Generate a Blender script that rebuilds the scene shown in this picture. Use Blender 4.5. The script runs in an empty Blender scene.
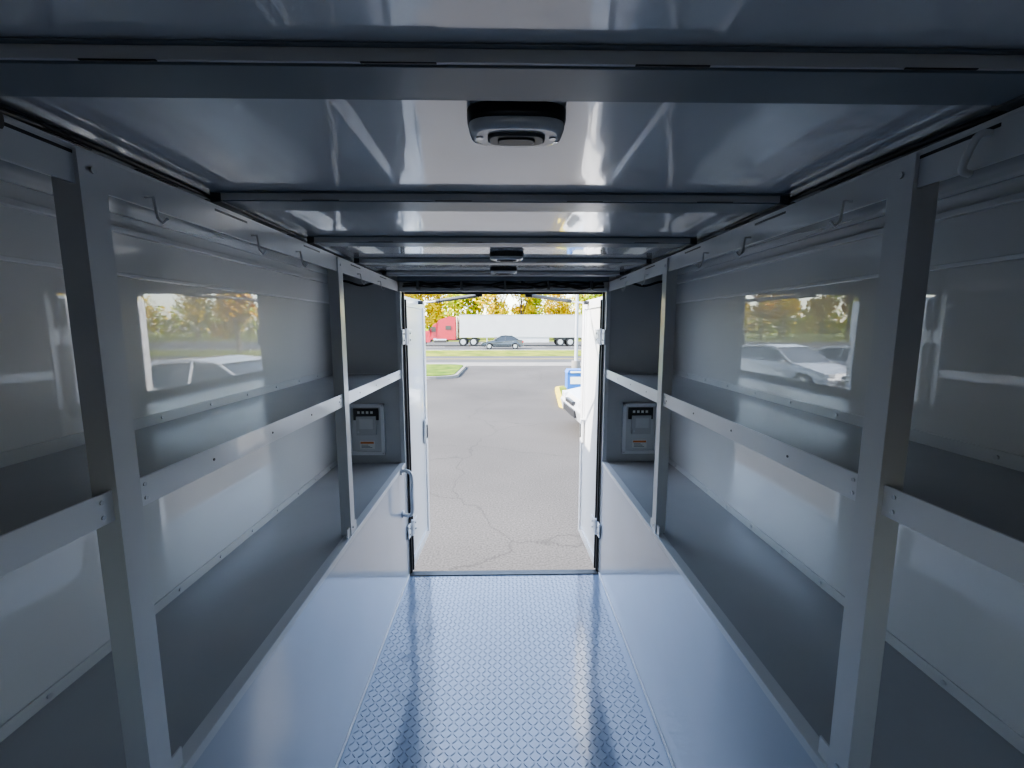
import bpy, bmesh, math, random
from mathutils import Vector, Matrix
random.seed(7)
D=bpy.data; C=bpy.context

# ---------------------------------------------------------------- materials
def mat(name, col, rough=0.5, metal=0.0, coat=0.0, coatr=0.05, spec=0.5,
        var=0.0, vscale=6.0, bump=0.0, bscale=3.0, bdist=0.01, bscalev=None, col2=None, detail=3, cior=1.6):
    m=D.materials.new(name); m.use_nodes=True
    nt=m.node_tree; N=nt.nodes; L=nt.links
    b=N['Principled BSDF']
    b.inputs['Base Color'].default_value=(*col,1)
    b.inputs['Roughness'].default_value=rough
    b.inputs['Metallic'].default_value=metal
    b.inputs['Coat Weight'].default_value=coat
    b.inputs['Coat Roughness'].default_value=coatr
    b.inputs['Coat IOR'].default_value=cior
    b.inputs['Specular IOR Level'].default_value=spec
    tc=N.new('ShaderNodeTexCoord')
    if var>0 or col2:
        n=N.new('ShaderNodeTexNoise'); n.inputs['Scale'].default_value=vscale; n.inputs['Detail'].default_value=detail
        L.new(tc.outputs['Object'],n.inputs['Vector'])
        r=N.new('ShaderNodeValToRGB')
        r.color_ramp.elements[0].position=0.3; r.color_ramp.elements[1].position=0.7
        c0=[max(0,c*(1-var)) for c in col]; c1=[min(1,c*(1+var)) for c in (col2 or col)]
        r.color_ramp.elements[0].color=(*c0,1); r.color_ramp.elements[1].color=(*c1,1)
        L.new(n.outputs['Fac'],r.inputs['Fac']); L.new(r.outputs['Color'],b.inputs['Base Color'])
    if bump>0:
        n2=N.new('ShaderNodeTexNoise'); n2.inputs['Scale'].default_value=bscale; n2.inputs['Detail'].default_value=1.5
        src=tc.outputs['Object']
        if bscalev:
            mp=N.new('ShaderNodeMapping'); mp.inputs['Scale'].default_value=bscalev
            L.new(src,mp.inputs['Vector']); src=mp.outputs['Vector']
        L.new(src,n2.inputs['Vector'])
        bp=N.new('ShaderNodeBump'); bp.inputs['Strength'].default_value=bump; bp.inputs['Distance'].default_value=bdist
        L.new(n2.outputs['Fac'],bp.inputs['Height']); L.new(bp.outputs['Normal'],b.inputs['Normal'])
        L.new(bp.outputs['Normal'],b.inputs['Coat Normal'])
    return m

M={}
M['wall']=mat('wall_gloss_paint',(.64,.645,.65),.35,coat=1,coatr=.012,var=.02,vscale=2,bump=.25,bscale=1.3,bdist=.005,cior=1.8)
M['wallup']=mat('upper_wall_paint',(.62,.63,.64),.35,coat=.5,coatr=.12,var=.03,vscale=2)
M['ceil']=mat('ceiling_gloss_paint',(.60,.63,.67),.2,coat=1,coatr=.03,spec=.9,var=.03,vscale=2,bump=.5,bscale=3,bdist=.006,bscalev=(4,.15,1),cior=1.9)
M['panel']=mat('aisle_panel_paint',(.47,.50,.56),.35,coat=.9,coatr=.08,var=.03,vscale=3,bump=.3,bscale=2,bdist=.006)
M['deck']=mat('deck_grey_paint',(.37,.38,.39),.4,coat=.4,coatr=.15,var=.05,vscale=4)
M['frame']=mat('frame_paint',(.58,.59,.60),.35,coat=.4,coatr=.15,var=.03,vscale=5)
M['beam']=mat('beam_shade_paint',(.17,.20,.23),.4,coat=.25,coatr=.15,var=.03,vscale=5)  # dark colour carries the shade of the beam undersides
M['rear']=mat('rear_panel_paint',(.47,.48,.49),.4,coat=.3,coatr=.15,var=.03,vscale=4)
M['trim']=mat('trim_paint',(.74,.75,.77),.3,coat=.4,var=.02)
M['floor']=mat('tread_plate_paint',(.27,.335,.45),.2,coat=1,coatr=.08,spec=.9,var=.05,vscale=5,cior=2.0)
M['door']=mat('door_white_paint',(.70,.71,.73),.3,coat=.6,coatr=.06,var=.02)
M['rubber']=mat('black_rubber',(.015,.015,.017),.6,var=.2,vscale=30)
M['black']=mat('black_plastic',(.02,.02,.022),.35,var=.2,vscale=30)
M['steel']=mat('zinc_steel',(.55,.56,.58),.3,metal=.9,var=.08,vscale=40)
M['dgrey']=mat('dark_grey_plastic',(.09,.095,.10),.35,var=.1,vscale=20)
M['lens']=mat('lamp_lens',(.60,.61,.62),.2,coat=.8,var=.05,vscale=30)
M['label']=mat('label_white',(.7,.7,.68),.5,var=.05,vscale=40)
M['labelr']=mat('label_orange',(.65,.22,.06),.5,var=.05,vscale=40)
M['road']=mat('road_asphalt',(.075,.075,.075),.9,var=.1,vscale=.5,spec=.2)
M['conc']=mat('concrete',(.20,.19,.175),.9,var=.12,vscale=2,spec=.2)
M['grass']=mat('grass',(.05,.11,.012),.95,var=.2,vscale=1.5,col2=(.12,.16,.02),detail=8,spec=.1)
M['grassy']=mat('dry_grass',(.09,.14,.015),.95,var=.2,vscale=.8,col2=(.19,.20,.03),detail=8,spec=.1)
M['ycurb']=mat('yellow_curb_paint',(.55,.42,.03),.7,var=.15,vscale=8)
M['red']=mat('red_truck_paint',(.42,.0,.02),.4,coat=.3,var=.05)
M['white']=mat('trailer_white',(.52,.52,.51),.5,var=.05,vscale=1)
M['carw']=mat('white_car_paint',(.46,.47,.49),.3,coat=.8,var=.02)
M['carb']=mat('dark_car_paint',(.02,.028,.035),.25,coat=.8,var=.05)
M['glass']=mat('car_glass',(.02,.025,.03),.06,coat=.5,var=.05)
M['chrome']=mat('chrome',(.6,.6,.6),.15,metal=1,var=.02)
M['tire']=mat('tire_rubber',(.02,.02,.02),.8,var=.2)
M['bark']=mat('bark',(.09,.065,.045),.9,var=.3,vscale=5)
M['pole']=mat('pole_grey',(.35,.37,.40),.5,var=.08,vscale=3)
M['blue']=mat('blue_plastic',(.02,.12,.42),.4,var=.1,vscale=4)
M['redl']=mat('tail_red',(.4,.01,.01),.3,var=.05)
leafm=[mat('leaf_yellow',(.68,.54,.02),.8,var=.3,vscale=.6,col2=(.64,.44,.02),spec=.1),
       mat('leaf_orange',(.62,.36,.02),.8,var=.3,vscale=.6,spec=.1),
       mat('leaf_green',(.22,.34,.02),.8,var=.3,vscale=.6,col2=(.46,.50,.03),spec=.1)]
def asphalt():
    m=D.materials.new('cracked_asphalt'); m.use_nodes=True; nt=m.node_tree; N=nt.nodes; L=nt.links; b=N['Principled BSDF']
    b.inputs['Roughness'].default_value=.9; b.inputs['Specular IOR Level'].default_value=.15
    tc=N.new('ShaderNodeTexCoord')
    def noise(s,d,dist=0):
        n=N.new('ShaderNodeTexNoise'); n.inputs['Scale'].default_value=s; n.inputs['Detail'].default_value=d; n.inputs['Distortion'].default_value=dist
        L.new(tc.outputs['Object'],n.inputs['Vector']); return n
    n1=noise(.35,6); n2=noise(45,4); n3=noise(1.2,4)
    r=N.new('ShaderNodeValToRGB'); r.color_ramp.elements[0].position=.3; r.color_ramp.elements[1].position=.7
    r.color_ramp.elements[0].color=(.072,.067,.063,1); r.color_ramp.elements[1].color=(.100,.093,.087,1); L.new(n1.outputs['Fac'],r.inputs['Fac'])
    r2=N.new('ShaderNodeValToRGB'); r2.color_ramp.elements[0].position=.3; r2.color_ramp.elements[1].position=.75
    r2.color_ramp.elements[0].color=(.6,.6,.6,1); r2.color_ramp.elements[1].color=(1.25,1.25,1.25,1); L.new(n2.outputs['Fac'],r2.inputs['Fac'])
    mx=N.new('ShaderNodeMix'); mx.data_type='RGBA'; mx.blend_type='MULTIPLY'; mx.inputs[0].default_value=1
    L.new(r.outputs['Color'],mx.inputs[6]); L.new(r2.outputs['Color'],mx.inputs[7])
    add=N.new('ShaderNodeMixRGB'); add.blend_type='ADD'; add.inputs[0].default_value=.6
    L.new(tc.outputs['Object'],add.inputs[1]); L.new(n3.outputs['Color'],add.inputs[2])
    v=N.new('ShaderNodeTexVoronoi'); v.feature='DISTANCE_TO_EDGE'; v.inputs['Scale'].default_value=.33; L.new(add.outputs[0],v.inputs['Vector'])
    r3=N.new('ShaderNodeValToRGB'); r3.color_ramp.elements[0].position=0; r3.color_ramp.elements[1].position=.005
    r3.color_ramp.elements[0].color=(.74,.74,.74,1); r3.color_ramp.elements[1].color=(1,1,1,1); L.new(v.outputs['Distance'],r3.inputs['Fac'])
    mx2=N.new('ShaderNodeMix'); mx2.data_type='RGBA'; mx2.blend_type='MULTIPLY'; mx2.inputs[0].default_value=1
    L.new(mx.outputs[2],mx2.inputs[6]); L.new(r3.outputs['Color'],mx2.inputs[7]); L.new(mx2.outputs[2],b.inputs['Base Color'])
    return m
M['asph']=asphalt()

# ---------------------------------------------------------------- mesh builder
class MB:
    def __init__(s): s.v=[]; s.f=[]; s.m=[]; s.mats=[]; s.sm=[]
    def mi(s,k):
        mm=M[k] if isinstance(k,str) else k
        if mm not in s.mats: s.mats.append(mm)
        return s.mats.index(mm)
    def add(s,vs,fs,k,smooth=False):
        o=len(s.v); s.v+= [tuple(v) for v in vs]
        i=s.mi(k)
        for f in fs: s.f.append([o+a for a in f]); s.m.append(i); s.sm.append(smooth)
    def box(s,x0,x1,y0,y1,z0,z1,k,M4=None):
        if x0>x1:x0,x1=x1,x0
        if y0>y1:y0,y1=y1,y0
        if z0>z1:z0,z1=z1,z0
        vs=[Vector(p) for p in [(x0,y0,z0),(x1,y0,z0),(x1,y1,z0),(x0,y1,z0),(x0,y0,z1),(x1,y0,z1),(x1,y1,z1),(x0,y1,z1)]]
        if M4: vs=[M4@v for v in vs]
        s.add(vs,[(0,3,2,1),(4,5,6,7),(0,1,5,4),(1,2,6,5),(2,3,7,6),(3,0,4,7)],k)
    def cyl(s,p0,p1,r,k,n=12,r2=None,cap=True):
        p0=Vector(p0);p1=Vector(p1); r2=r if r2 is None else r2
        d=(p1-p0).normalized(); a=d.orthogonal().normalized(); b=d.cross(a)
        vs=[];
        for i in range(n):
            t=2*math.pi*i/n; vs.append(p0+(a*math.cos(t)+b*math.sin(t))*r)
        for i in range(n):
            t=2*math.pi*i/n; vs.append(p1+(a*math.cos(t)+b*math.sin(t))*r2)
        s.add(vs,[(i,(i+1)%n,n+(i+1)%n,n+i) for i in range(n)],k,True)
        if cap: s.add(vs,[tuple(range(n-1,-1,-1)),tuple(range(n,2*n))],k)
    def tube(s,pts,r,k,n=8,sub=1):
        pts=[Vector(p) for p in pts]
        if sub>1:
            q=[]
            P=[pts[0]]+pts+[pts[-1]]
            for i in range(1,len(P)-2):
                for j in range(sub):
                    t=j/sub; a,b,c,d=P[i-1],P[i],P[i+1],P[i+2]
                    q.append(.5*((2*b)+(c-a)*t+(2*a-5*b+4*c-d)*t*t+(3*b-a-3*c+d)*t**3))
            q.append(pts[-1]); pts=q
        up=Vector((.13,.27,.95)); vs=[]
        for i,p in enumerate(pts):
            d=(pts[min(i+1,len(pts)-1)]-pts[max(i-1,0)]).normalized()
            a=d.cross(up)
            if a.length<.1: a=d.orthogonal()
            a.normalize(); b=d.cross(a)
            for j in range(n):
                t=2*math.pi*j/n; vs.append(p+(a*math.cos(t)+b*math.sin(t))*r)
        fs=[]
        for i in range(len(pts)-1):
            for j in range(n):
                fs.append((i*n+j,i*n+(j+1)%n,(i+1)*n+(j+1)%n,(i+1)*n+j))
        s.add(vs,fs,k,True)
        L=len(pts)-1
        s.add(vs,[tuple(range(n)),tuple(L*n+j for j in range(n-1,-1,-1))],k)
    def prism(s,prof,y0,y1,k,inset=None,tr=None):
        n=len(prof); vs=[]
        for y,sg in ((y0,1),(y1,-1)):
            for (x,z) in prof:
                vs.append(Vector((x,y+(sg*inset(z) if inset else 0),z)))
        if tr: vs=[tr@v for v in vs]
        s.add(vs,[tuple(range(n)),tuple(range(2*n-1,n-1,-1))]+[(i,n+i,n+(i+1)%n,(i+1)%n) for i in range(n)],k)
    def build(s,name,bevel=0,loc=(0,0,0),rot=0,seg=2,scale=1):
        me=D.meshes.new(name); me.from_pydata(s.v,[],s.f)
        for m in s.mats: me.materials.append(m)
        for p,i,sm in zip(me.polygons,s.m,s.sm): p.material_index=i; p.use_smooth=sm
        bm=bmesh.new(); bm.from_mesh(me); bmesh.ops.recalc_face_normals(bm,faces=bm.faces); bm.to_mesh(me); bm.free()
        o=D.objects.new(name,me); C.scene.collection.objects.link(o)
        o.location=loc; o.rotation_euler=(0,0,rot); o.scale=(scale,)*3
        if bevel:
            b=o.modifiers.new('bevel','BEVEL'); b.width=bevel; b.segments=seg; b.limit_method='ANGLE'; b.angle_limit=math.radians(40)
        return o

# ---------------------------------------------------------------- dimensions
AX=0.61; WX=1.02; RY=2.64; CZ=1.872; DZ=0.75; SZ=1.30; FY=-1.1; GZ=-0.80

# floor with raised tread lozenges
b=MB()
b.box(-AX,AX,FY,RY+.05,-.03,0,'floor')
p=.0245; ny=int((RY-FY)/p); nx=int(1.19/p)
for j in range(ny):
    for i in range(nx):
        cx=-.585+p*i; cy=FY+.03+p*j
        a=math.radians(45 if (i+j)%2 else -45)
        ca,sa=math.cos(a),math.sin(a)
        base=[(-.0125,0),(-.006,-.0030),(.006,-.0030),(.0125,0),(.006,.0030),(-.006,.0030)]
        top=[(-.009,0),(-.005,-.0012),(.005,-.0012),(.009,0),(.005,.0012),(-.005,.0012)]
        vs=[(cx+x*ca-y*sa,cy+x*sa+y*ca,0.0) for x,y in base]+[(cx+x*ca-y*sa,cy+x*sa+y*ca,.0024) for x,y in top]
        b.add(vs,[(k,(k+1)%6,6+(k+1)%6,6+k) for k in range(6)]+[(6,7,8,9,10,11)],'floor')
b.build('floor')

# ceiling
b=MB()
b.box(-WX-.03,WX+.03,FY,RY+.06,CZ,CZ+.04,'ceil')
for sx in (-1,1):
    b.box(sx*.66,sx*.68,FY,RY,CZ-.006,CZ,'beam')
    for i in range(14):
        y=.1+i*.19
        b.box(sx*.668,sx*.674,y,y+.10,CZ-.008,CZ-.004,'black')
b.build('ceiling')

# side walls
for nm,sx in (('wall_left',-1),('wall_right',1)):
    b=MB()
    b.box(sx*WX,sx*(WX+.03),FY,RY,0,CZ,'wall')
    b.box(sx*(WX-.012),sx*WX,FY,RY,1.72,CZ,'wallup')
    b.box(sx*(WX-.016),sx*WX,FY,RY,1.712,1.722,'trim')
    b.box(sx*(WX-.03),sx*WX,FY,RY,CZ-.05,CZ-.035,'wallup')
    b.build(nm,.002)

# unseen front bulkhead behind the photographer; opening added to let in sky light
b=MB()
b.box(-WX,-.25,FY-.03,FY,0,CZ,'wall'); b.box(.25,WX,FY-.03,FY,0,CZ,'wall'); b.box(-.25,.25,FY-.03,FY,1.5,CZ,'wall'); b.box(-.25,.25,FY-.03,FY,0,1.1,'wall')
b.build('wall_front')

# rear bulkhead with door opening
b=MB(); HZ=1.785
for sx in (-1,1):
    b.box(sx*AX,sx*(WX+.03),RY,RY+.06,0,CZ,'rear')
    b.box(sx*(AX-.004),sx*(AX+.022),RY-.012,RY,DZ,HZ,'frame')
    b.box(sx*(AX+.03),sx*WX,RY-.006,RY,SZ-.02,SZ+.005,'frame')
    b.box(sx*(AX-.004),sx*(AX-.016),RY+.03,RY+.05,.0,HZ,'rubber')
b.box(-AX,AX,RY,RY+.06,HZ,CZ,'rear')
b.box(-AX,AX,RY-.02,RY,HZ,HZ+.02,'frame')
b.box(-AX,AX,RY-.05,RY,CZ-.03,CZ,'beam')
b.box(-AX+.02,AX-.02,RY+.03,RY+.05,HZ-.012,HZ,'rubber')
b.build('wall_rear',.0015)

b=MB(); b.box(-AX,AX,RY+.0,RY+.05,.0005,.006,'dgrey'); b.build('trim_1',.001)

# side compartments
for k,sx in enumerate((-1,1)):
    b=MB()
    b.box(sx*AX,sx*(AX+.02),FY,RY-.001,0,DZ-.02,'panel')
    b.box(sx*(AX-.003),sx*(AX+.03),FY,RY-.001,DZ-.02,DZ+.003,'frame')
    b.box(sx*(AX+.03),sx*(WX-.001),FY,RY-.001,DZ-.02,DZ,'deck')
    b.box(sx*(WX-.006),sx*(WX-.001),FY,RY-.001,DZ,DZ+.03,'frame')
    b.box(sx*(AX-.006),sx*AX,FY,RY-.001,.002,.016,'trim')
    for i in range(18):
        y=-.9+i*.2
        if y<RY-.05: b.cyl((sx*(WX-.006),y,DZ+.016),(sx*(WX-.010),y,DZ+.016),.006,'steel',8)
    b.build('side_compartment',.0015)

# shelf frames
def rail_hook(b,sx,y):
    x=sx*(AX+.004)
    b.tube([(x,y,1.80),(x-sx*.014,y,1.80),(x-sx*.018,y,1.765),(x-sx*.026,y,1.757),(x-sx*.034,y,1.765)],.0028,'frame',6)
P0=(.677,1.675,-.30)
for k,sx in enumerate((-1,1)):
    b=MB()
    for yp in P0:
        b.box(sx*AX,sx*(AX+.04),yp,yp+.045,DZ+.003,1.835,'frame')
        b.box(sx*(AX+.004),sx*(AX+.008),yp-.03,yp+.075,DZ+.003,DZ+.04,'frame')
        for zz in (DZ+.03,1.81):
            b.cyl((sx*AX,yp+.022,zz),(sx*(AX-.003),yp+.022,zz),.005,'steel',8)
    b.box(sx*(AX+.008),sx*(AX+.012),FY,RY-.013,SZ-.025,SZ+.025,'trim')
    b.box(sx*(AX+.006),sx*(AX+.012),FY,RY-.013,1.785,1.835,'frame')
    b.box(sx*(AX+.006),sx*(AX+.05),FY,RY-.013,1.835,1.840,'frame')
    for yp in P0:
        for e in (-.02,.062):
            for dz in (-.012,.012): b.cyl((sx*(AX+.008),yp+e,SZ+dz),(sx*(AX+.006),yp+e,SZ+dz),.0035,'steel',8)
    b.box(sx*(AX+.013),sx*(WX-.001),FY,RY-.008,SZ-.012,SZ-.002,'deck')
    b.box(sx*(WX-.006),sx*(WX-.001),FY,RY-.008,SZ-.002,SZ+.028,'frame')
    for i in range(16):
        y=-1.0+i*.24
        if y<RY-.03: b.cyl((sx*(AX+.008),y,SZ),(sx*(AX+.0068),y,SZ),.003,'dgrey',8)
    for i in range(16):
        y=-.9+i*.22
        if y<RY-.05: b.cyl((sx*(WX-.006),y,SZ+.014),(sx*(WX-.010),y,SZ+.014),.005,'steel',8)
    for y in (.80,1.12,1.35,1.9,2.2): rail_hook(b,sx,y)
    for i in range(6):
        y=.15+i*.42
        b.box(sx*(AX+.0055),sx*(AX+.0075),y,y+.12,1.826,1.831,'black')
    b.build('shelf_frame',.001)

# roof cross beams
for (y0,y1) in ((.505,.58),(1.015,1.10),(1.49,1.57),(1.94,2.02),(2.38,2.46),(.0,.08)):
    b=MB()
    xx=.635; bz=1.853
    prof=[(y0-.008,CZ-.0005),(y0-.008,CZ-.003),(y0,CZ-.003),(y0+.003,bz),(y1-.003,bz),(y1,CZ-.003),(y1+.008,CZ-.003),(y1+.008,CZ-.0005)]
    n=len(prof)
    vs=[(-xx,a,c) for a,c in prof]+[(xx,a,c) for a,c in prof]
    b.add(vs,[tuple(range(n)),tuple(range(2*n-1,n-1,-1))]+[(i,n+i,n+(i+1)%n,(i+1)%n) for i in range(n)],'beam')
    b.box(-xx,xx,y0-.0022,y0+.002,bz+.002,CZ-.003,'frame')  # near face painted lighter so the underside reads as shaded
    for sx in (-1,1):
        b.box(sx*(xx-.02),sx*(xx+.002),y0-.004,y1+.004,bz-.003,CZ-.002,'dgrey')
    for q in range(4): b.box(-.44+q*.29,-.36+q*.29,y0-.003,y0,bz+.001,bz+.0024,'black')
    b.build('roof_crossbeam',.001)

# dome lights
def superell(cx,cy,a,c,z,e=3.2,n=40):
    out=[]
    for i in range(n):
        t=2*math.pi*i/n; ct,st=math.cos(t),math.sin(t)
        out.append((cx+a*abs(ct)**(2/e)*(1 if ct>=0 else -1),cy+c*abs(st)**(2/e)*(1 if st>=0 else -1),z))
    return out
def dome(cx,cy):
    b=MB(); n=40
    def loft(rings,k,cap=True):
        vs=[]
        for r in rings: vs+=superell(0,0,*r)
        b.add(vs,[(i*n+j,i*n+(j+1)%n,(i+1)*n+(j+1)%n,(i+1)*n+j) for i in range(len(rings)-1) for j in range(n)],k,True)
        if cap: b.add(vs[-n:],[tuple(range(n))],k)
    loft([(.068,.043,-.001),(.068,.043,-.012),(.066,.041,-.018),(.060,.035,-.021)],'black')
    loft([(.066,.040,-.015),(.066,.040,-.022),(.063,.037,-.028),(.055,.030,-.030)],'lens')
    loft([(.040,.020,-.029),(.040,.020,-.0325),(.037,.017,-.034)],'dgrey')
    loft([(.026,.012,-.033),(.026,.012,-.0355),(.024,.010,-.036)],'black')
    for sx in (-1,1):
        b.cyl((sx*.051,0,-.028),(sx*.051,0,-.0315),.005,'steel',10)
    b.build('dome_light',0,(cx,cy,CZ))
dome(.018,.655); dome(.012,1.80); dome(.0,2.25)

# control panel boxes
for k,sx in enumerate((-1,1)):
    cx=sx*.835; b=MB(); y=RY-.001
    z0,z1=.805,1.12; w=.11
    b.box(cx-w,cx+w,y-.006,y,z0,z1,'frame')
    for (a0,a1,c0,c1) in ((-w,-w+.02,z0,z1),(w-.02,w,z0,z1),(-w,w,z0,z0+.02),(-w,w,z1-.02,z1)):
        b.box(cx+a0,cx+a1,y-.022,y-.006,c0,c1,'trim')
    b.box(cx-.075,cx+.075,y-.014,y-.006,z1-.10,z1-.028,'black')
    for q in range(4): b.box(cx-.05+q*.026,cx-.035+q*.026,y-.016,y-.014,z1-.06,z1-.045,'label')
    b.box(cx-.055,cx+.06,y-.030,y-.006,z1-.19,z1-.075,'rear')
    b.box(cx-.035,cx+.045,y-.033,y-.030,z1-.15,z1-.09,'frame')
    b.cyl((cx-.045,y-.030,z1-.17),(cx-.045,y-.036,z1-.17),.006,'steel')
    b.box(cx-.045,cx+.045,y-.009,y-.006,z0+.035,z0+.085,'label')
    b.box(cx-.04,cx+.04,y-.010,y-.009,z0+.068,z0+.080,'labelr')
    for q in range(3): b.box(cx-.035,cx+.03-q*.012,y-.010,y-.009,z0+.042+q*.008,z0+.045+q*.008,'dgrey')
    for ax in (-1,1):
        for zz in (z0+.01,z1-.01): b.cyl((cx+ax*(w-.01),y-.022,zz),(cx+ax*(w-.01),y-.026,zz),.004,'steel',8)
    b.build('control_panel_box',.0012)

# wiring harness
b=MB(); rr=random.Random(3)
for q in range(3):
    pts=[]
    for i in range(15):
        x=-.58+i*1.16/14
        pts.append((x,RY-.03-q*.012,CZ-.04-.012*q+rr.uniform(-.010,.008)))
    b.tube(pts,.005,'rubber',6,4)
b.tube([(.1,RY-.05,CZ-.035),(.2,RY-.06,CZ-.07),(.33,RY-.05,CZ-.05),(.45,RY-.05,CZ-.075),(.55,RY-.03,CZ-.045)],.007,'black',6,6)
b.tube([(-.45,RY-.05,CZ-.05),(-.3,RY-.06,CZ-.07),(-.15,RY-.05,CZ-.05)],.006,'black',6,6)
for sx in (-1,1):
    b.tube([(sx*.62,RY-.03,CZ-.06),(sx*.72,RY-.03,CZ-.035),(sx*.82,RY-.03,CZ-.055),(sx*.92,RY-.03,CZ-.03),(sx*.98,RY-.03,CZ-.05)],.007,'rubber',6,6)
for i in range(5):
    x=-.5+i*.25; b.box(x,x+.014,RY-.066,RY-.0005,CZ-.08,CZ-.03,'dgrey')
b.build('wiring_harness')
b=MB()
b.tube([(-.72,.50,1.835),(-.70,.54,1.842),(-.66,.58,1.848),(-.64,.66,1.858),(-.64,.9,1.860),(-.64,1.4,1.861)],.005,'black',8,6)
b.cyl((-.625,.545,1.826),(-.592,.565,1.822),.010,'rubber',14)
b.tube([(-.625,.55,1.826),(-.63,.58,1.845),(-.64,.66,1.855)],.004,'black',8,4)
b.build('marker_light_cable')
b=MB()
b.tube([(.70,.50,1.85),(.66,.56,1.852),(.645,.66,1.858),(.64,.9,1.860),(.64,1.3,1.861)],.005,'black',8,6)
b.build('marker_light_cable')
b=MB()
b.tube([(.614,.58,1.822),(.604,.58,1.822),(.600,.585,1.815),(.599,.595,1.79),(.603,.598,1.782),(.614,.60,1.78)],.0045,'frame',10,4)
b.build('tie_down_hook')

# doors
for nm,sx in (('door_1',-1),('door_2',1)):
    b=MB()
    W=.60; z0,z1=-.02,1.765
    b.box(0,W,0,.042,z0,z1,'door')
    for (a0,a1,c0,c1) in ((0,W,z0,z0+.06),(0,W,z1-.06,z1),(0,.05,z0+.06,z1-.06),(W-.05,W,z0+.06,z1-.06)):
        b.box(a0,a1,-.010,0,c0,c1,'door')
    b.box(.008,.024,-.024,-.010,z0+.02,z1-.02,'rubber')
    b.box(W-.012,W+.004,-.004,.03,z0+.01,z1-.01,'trim')
    b.tube([(W-.09,-.016,z0+.05),(W-.09,-.016,z1-.05)],.006,'trim',8)
    b.box(W-.125,W-.055,-.022,-.008,.72,.90,'trim')
    b.box(W-.10,W-.08,-.030,-.022,.76,.86,'dgrey')
    for hz in (.30,1.52):
        b.cyl((-.008,-.016,hz-.05),(-.008,-.016,hz+.05),.018,'trim',12)
        b.box(-.004,.08,-.036,-.026,hz-.045,hz+.045,'trim')
        b.box(-.085,-.008,-.022,-.012,hz-.045,hz+.045,'trim')
        for q in (-.02,.02):
            b.cyl((.03,-.036,hz+q),(.03,-.042,hz+q),.006,'steel',8)
            b.cyl((-.06,-.022,hz+q),(-.06,-.028,hz+q),.006,'steel',8)
    T=Matrix.Translation((-.615,RY+.065,0))@Matrix.Rotation(math.radians(88.0),4,'Z')
    b.v=[T@Vector(v) for v in b.v]
    b.v=[(v[0]*(-sx),v[1],v[2]) for v in b.v]
    b.build(nm,.002)

# struts
for sx in (-1,1):
    b=MB()
    b.cyl((sx*.15,RY+.075,1.770),(sx*.44,RY+.36,1.752),.011,'black',12)
    b.cyl((sx*.44,RY+.36,1.752),(sx*.57,RY+.47,1.745),.006,'steel',10)
    b.cyl((sx*.42,RY+.34,1.753),(sx*.45,RY+.37,1.751),.013,'rubber',12)
    b.box(sx*.13,sx*.17,RY+.06,RY+.09,1.760,1.79,'black')
    b.box(sx*.56,sx*.60,RY+.45,RY+.49,1.735,1.758,'black')
    b.build('gas_strut')

# grab handle
b=MB(); gy=2.52
for z in (.735,.47):
    b.cyl((-.610,gy,z),(-.600,gy,z),.022,'door',14)
b.tube([(-.603,gy,.735),(-.575,gy-.01,.74),(-.545,gy-.02,.715),(-.545,gy-.02,.60),(-.545,gy-.02,.49),(-.575,gy-.01,.465),(-.603,gy,.47)],.011,'door',12,4)
b.build('grab_handle')

# ---------------------------------------------------------------- outside
b=MB()
b.box(-90,90,-60,27,GZ-.1,GZ,'asph'); b.build('parking_lot_ground')
b=MB(); b.box(-90,90,27,29.5,GZ-.1,GZ+.01,'conc'); b.build('concrete_apron_pavement')
b=MB(); b.box(-90,90,29.5,36,GZ-.1,GZ,'road')
b.box(-90,90,32.9,33.05,GZ,GZ+.005,'ycurb'); b.build('frontage_road')
b=MB(); b.box(-90,90,36,45,GZ-.1,GZ+.03,'grassy'); b.build('grass_verge')
b=MB(); b.box(-90,90,45,72,GZ-.1,GZ,'road'); b.box(-90,90,45.6,45.8,GZ,GZ+.006,'label')
for i in range(30): b.box(-88+i*6,-85+i*6,52.4,52.55,GZ,GZ+.006,'label')
b.build('highway_road')
b=MB(); b.box(-140,140,72,160,GZ-.1,GZ+.03,'grassy'); b.build('grass_field')

def island(name,pts,curb,gm):
    b=MB(); n=len(pts)
    vs=[(x,y,GZ-.02) for x,y in pts]+[(x,y,GZ+.13) for x,y in pts]
    b.add(vs,[tuple(range(n,2*n))]+[(i,(i+1)%n,n+(i+1)%n,n+i) for i in range(n)],curb)
    cx=sum(p[0] for p in pts)/n; cy=sum(p[1] for p in pts)/n
    q=[]
    for x,y in pts:
        d=Vector((cx-x,cy-y)); d.normalize(); q.append((x+d.x*.2,y+d.y*.2))
    vs=[(x,y,GZ+.13) for x,y in q]+[(x,y,GZ+.16) for x,y in q]
    b.add(vs,[tuple(range(n,2*n))]+[(i,(i+1)%n,n+(i+1)%n,n+i) for i in range(n)],gm)
    b.build(name)
arc=[(-3.4+1.2*math.sin(t*math.pi/12),21.0-1.0*math.cos(t*math.pi/12)) for t in range(0,7)]
arc2=[(-3.4+1.2*math.cos(t*math.pi/12),25.6+1.0*math.sin(t*math.pi/12)) for t in range(0,7)]
island('grass_island',[(-26,20)]+arc+arc2+[(-26,26.6)],'conc','grass')
arc=[(2.5-.6*math.sin(t*math.pi/12),16.2+.6*math.cos(t*math.pi/12)) for t in range(0,7)]
arc2=[(2.25-.6*math.cos(t*math.pi/12),13.0-.5*math.sin(t*math.pi/12)) for t in range(0,7)]
island('grass_island',[(14,16.8)]+arc+arc2+[(14,12.5)],'ycurb','grassy')

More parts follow.
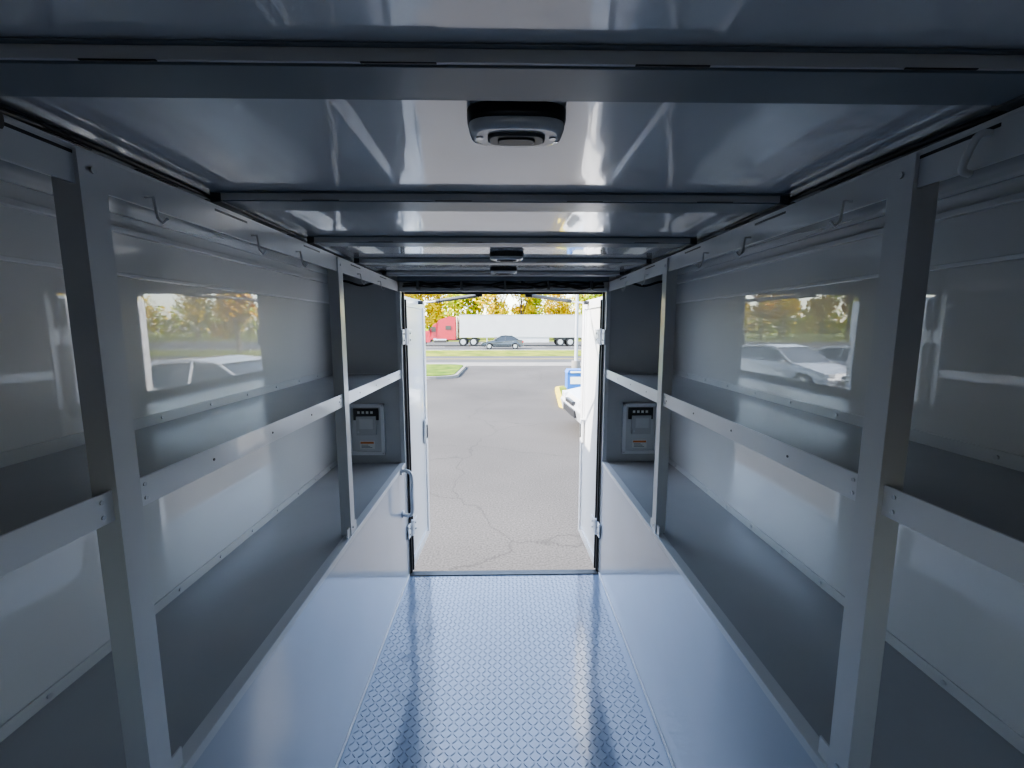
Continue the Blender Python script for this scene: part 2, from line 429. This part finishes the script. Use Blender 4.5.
def wheel(b,x,y0,y1,r,zc,hub='steel'):
    b.cyl((x,y0,zc),(x,y1,zc),r,'tire',28)
    for yy,s in ((y0,-1),(y1,1)):
        b.cyl((x,yy,zc),(x,yy+s*.015,zc),r*.62,hub,20)
        b.cyl((x,yy+s*.015,zc),(x,yy+s*.04,zc),r*.22,hub,12)

def sedan(name,paint,loc,rot,sc=1):
    b=MB()
    prof=[(-2.22,.30),(-2.27,.52),(-2.15,.70),(-1.2,.90),(-.85,.94),(1.45,.98),(2.05,1.0),(2.24,.86),(2.26,.45),(2.15,.28),
          (1.78,.24),(1.72,.52),(1.5,.66),(1.22,.66),(1.0,.52),(.95,.24),(-1.0,.24),(-1.06,.52),(-1.26,.66),(-1.54,.66),(-1.76,.52),(-1.82,.24)]
    b.prism(prof,-.90,.90,paint,inset=lambda z: .05 if z>.8 else (.03 if z<.3 else 0))
    cab=[(-.95,.92),(-.15,1.40),(.35,1.46),(.95,1.43),(1.75,.99)]
    b.prism(cab,-.84,.84,'glass',inset=lambda z: max(0,(z-.92))*.35)
    roof=[(-.22,1.39),(.3,1.475),(.9,1.455),(1.12,1.36),(.9,1.38),(.3,1.41)]
    b.prism(roof,-.70,.70,paint)
    for s in (-1,1):
        def pl(x0,z0,x1,z1,w=.03):
            ya=s*(.85-max(0,z0-.92)*.35); yb=s*(.85-max(0,z1-.92)*.35)
            b.tube([(x0,ya,z0),(x1,yb,z1)],w,paint,6)
        pl(-.95,.92,-.18,1.40); pl(.32,.94,.30,1.44); pl(1.75,.98,.98,1.42,.045); pl(-.18,1.40,.35,1.455); pl(.35,1.455,.98,1.42)
        b.box(-2.24,-2.0,s*.60,s*.86,.58,.70,'lens'); b.box(2.1,2.27,s*.55,s*.88,.72,.86,'redl')
        b.box(-.75,-.60,s*.88,s*1.0,.92,1.02,paint)
        b.box(.10,.24,s*.895,s*.915,.78,.81,'chrome'); b.box(1.05,1.19,s*.895,s*.915,.80,.83,'chrome')
        for x in (-1.41,1.36): wheel(b,x,s*.68 if s>0 else -.89,.89 if s>0 else -.68,.325,.325)
    b.box(-2.29,-2.2,-.5,.5,.36,.5,'black'); b.box(-2.29,-2.22,-.3,.3,.56,.64,'black')
    b.box(2.22,2.29,-.25,.25,.6,.72,'label')
    return b.build(name,.03,loc,rot,scale=sc)
sedan('dark_sedan','carb',(-.15,48,GZ),0)
sedan('white_parked_car','carw',(4.10,10.1,GZ),math.radians(4),1.15)
sedan('white_parked_car','carw',(-9.0,17.0,GZ),math.radians(75),1.15)
sedan('white_parked_car','carw',(-12.2,17.0,GZ),math.radians(75),1.1)

# semi truck
par=D.objects.new('semi_truck',None); C.scene.collection.objects.link(par); par.location=(-5.6,56,GZ+.012)
b=MB()
b.box(0.15,15.9,-1.28,1.28,1.10,3.82,'white')
b.box(0.13,15.92,-1.30,1.30,1.06,1.18,'steel'); b.box(0.13,15.92,-1.30,1.30,3.76,3.85,'steel')
for i in range(33): b.box(.3+i*.48,.33+i*.48,-1.288,-1.28,1.18,3.76,'white')
b.box(5.2,11.2,-1.25,-1.2,.45,1.08,'white')
for s in (-1,1):
    b.box(3.4,3.55,s*.8,s*.95,.15,1.1,'steel'); b.box(3.3,3.65,s*.75,s*1.0,0,.15,'steel')
    for x in (12.6,13.85): wheel(b,x,s*.75 if s>0 else -1.27,1.27 if s>0 else -.75,.51,.51)
    b.box(15.75,15.85,s*.6,s*.75,.45,1.1,'steel')
b.box(11.9,14.6,-.75,.75,.75,1.05,'dgrey')
b.box(15.75,15.88,-1.2,1.2,.4,.52,'redl')
o=b.build('trailer',.03); o.parent=par
b=MB()
b.box(-6.2,2.6,-.45,.45,.65,.95,'dgrey')
for x in (.55,1.85):
    for s in (-1,1): wheel(b,x,s*.68 if s>0 else -1.25,1.25 if s>0 else -.68,.52,.52)
sl=[(-.35,.8),(-.35,3.55),(-1.1,3.65),(-2.4,3.2),(-2.75,2.75),(-2.75,.8)]
b.prism(sl,-1.22,1.22,'red',inset=lambda z:.08 if z>3 else 0)
cb=[(-2.7,.8),(-2.7,2.8),(-3.0,2.75),(-3.55,1.95),(-3.65,.8)]
b.prism(cb,-1.15,1.15,'red',inset=lambda z:.08 if z>2.5 else 0)
hd=[(-3.5,.75),(-3.5,1.95),(-4.6,1.75),(-5.7,1.5),(-5.95,1.25),(-5.95,.5),(-5.4,.45),(-5.3,.9),(-5.0,1.15),(-4.6,1.15),(-4.3,.9),(-4.2,.5),(-3.6,.45)]
b.prism(hd,-1.12,1.12,'red',inset=lambda z:.12 if z>1.4 else 0)
ws=[(-2.98,2.68),(-3.50,1.98),(-3.58,1.98),(-3.06,2.70)]
b.prism(ws,-1.0,1.0,'glass')
for s in (-1,1):
    b.box(-3.35,-2.78,s*1.13,s*1.165,1.75,2.35,'glass')
    b.box(-1.6,-.9,s*1.21,s*1.235,2.0,2.5,'glass')
    wheel(b,-4.8,s*.85 if s>0 else -1.2,1.2 if s>0 else -.85,.52,.52)
    b.cyl((-3.1,s*.95,.75),(-1.5,s*.95,.75),.30,'chrome',20)
    b.cyl((-.22,s*1.0,.9),(-.22,s*1.0,3.7),.08,'chrome',12)
    b.box(-3.55,-3.45,s*1.2,s*1.45,1.7,2.3,'black')
    b.box(-5.98,-5.7,s*.7,s*1.05,1.0,1.25,'lens')
b.box(-6.0,-5.93,-.55,.55,.65,1.4,'chrome'); b.box(-6.15,-5.85,-1.2,1.2,.35,.62,'chrome')
o=b.build('tractor',.05); o.parent=par

# pole + blue bin
b=MB(); b.cyl((3.62,22,GZ),(3.62,22,7.5),.09,'pole',16,.07); b.cyl((3.62,22,GZ),(3.62,22,GZ+.7),.22,'conc',20)
b.box(2.5,3.65,21.9,22.1,7.45,7.52,'pole'); b.box(2.1,2.75,21.8,22.2,7.36,7.50,'dgrey'); b.build('parking_lot_lamp_post')
b=MB(); b.box(-.30,.30,-.3,.3,.08,.62,'blue'); b.prism([(-.32,.62),(.32,.62),(.26,.74),(-.26,.74)],-.32,.32,'blue'); b.box(-.2,.2,-.34,-.32,.64,.70,'label')
b.box(-.20,.20,-.31,-.30,.25,.50,'label'); b.box(-.26,-.18,-.26,.26,0,.08,'black'); b.box(.18,.26,-.26,.26,0,.08,'black'); b.build('blue_litter_bin',.02,(2.50,15.4,GZ+.16))

# trees
def tree(x,y,h,kind,w):
    b=MB(); r=random.Random(int(x*31+y*7+h*3))
    b.cyl((0,0,-.0),(0,0,h*.55),.22,'bark',8,.10)
    bl=[]
    for i in range(14):
        a=r.uniform(0,6.28); rad=r.uniform(0,w*.65); z=r.uniform(.28,.9)*h
        c=Vector((rad*math.cos(a)*(1.15-z/h*.6),rad*math.sin(a)*(1.15-z/h*.6),z)); bl.append((c,r.uniform(.26,.40)*w))
        b.tube([(0,0,h*.25),tuple(c*.5+Vector((0,0,h*.12))),tuple(c)],.05,'bark',5)
    for c,R in bl:
        for i in range(200):
            d=Vector((r.gauss(0,1),r.gauss(0,1),r.gauss(0,.8))).normalized()*R*r.uniform(.45,1.15)
            q=c+d; s=r.uniform(.14,.34)
            u=Vector((r.gauss(0,1),r.gauss(0,1),r.gauss(0,1))).normalized(); v=u.orthogonal().normalized()
            k=leafm[kind if r.random()<.7 else r.randrange(3)]
            b.add([q-u*s,q+v*s*.7,q+u*s,q-v*s*.7],[(0,1,2,3)],k)
    b.build('autumn_tree',0,(x,y,GZ+.03))
rr=random.Random(11)
kinds=[0,0,1,0,1,2,0,0,2,2]
x=-75
while x<80:
    if -20<x<22:
        kd=0 if x<4 else 2
        if rr.random()<.3: kd=rr.choice((0,2))
    else: kd=rr.choice(kinds)
    tree(x+rr.uniform(-1,1),rr.uniform(78,92),rr.uniform(12,17),kd,rr.uniform(4.2,5.6)); x+=rr.uniform(3.2,5.2)
tree(22,40.5,7,1,2.6)
b=MB(); r=random.Random(5)
for i in range(12000):
    q=Vector((r.uniform(-100,100),r.uniform(104,107),r.uniform(0.8,5.4+1.6*math.sin(i*.37))))
    s=r.uniform(.3,.7); u=Vector((r.gauss(0,1),r.gauss(0,1),r.gauss(0,1))).normalized(); v=u.orthogonal().normalized()
    b.add([q-u*s,q+v*s*.7,q+u*s,q-v*s*.7],[(0,1,2,3)],leafm[2 if r.random()<.6 else 0])
for i in range(50): b.cyl((-98+i*4,105.5,.03),(-98+i*4,105.5,2.5),.12,'bark',6)
b.build('hedge_row',0,(0,0,GZ))

# ---------------------------------------------------------------- light
w=D.worlds.new('World'); C.scene.world=w; w.use_nodes=True
nt=w.node_tree; bg=nt.nodes['Background']; sky=nt.nodes.new('ShaderNodeTexSky')
sky.sky_type='NISHITA'; sky.sun_disc=False; sky.sun_elevation=math.radians(41); sky.sun_rotation=math.radians(260)
hs=nt.nodes.new('ShaderNodeHueSaturation'); hs.inputs['Saturation'].default_value=.78
nt.links.new(sky.outputs[0],hs.inputs['Color']); nt.links.new(hs.outputs[0],bg.inputs[0]); bg.inputs[1].default_value=.6
sl=D.lights.new('sun','SUN'); sl.energy=9; sl.angle=math.radians(.6); sl.color=(1,.93,.83)
so=D.objects.new('sun',sl); C.scene.collection.objects.link(so)
so.rotation_euler=Vector((-.75,-.17,.66)).to_track_quat('Z','Y').to_euler()

cam=D.cameras.new('camera'); co=D.objects.new('camera',cam); C.scene.collection.objects.link(co)
co.location=(0,0,1.58); co.rotation_euler=(math.radians(90-7.4),0,math.radians(-1.05))
cam.sensor_width=36; cam.lens=440/1024*36; cam.clip_start=.02; cam.clip_end=500
C.scene.camera=co
C.scene.view_settings.view_transform='AgX'
C.scene.view_settings.look='AgX - Medium High Contrast'
C.scene.view_settings.exposure=1.1
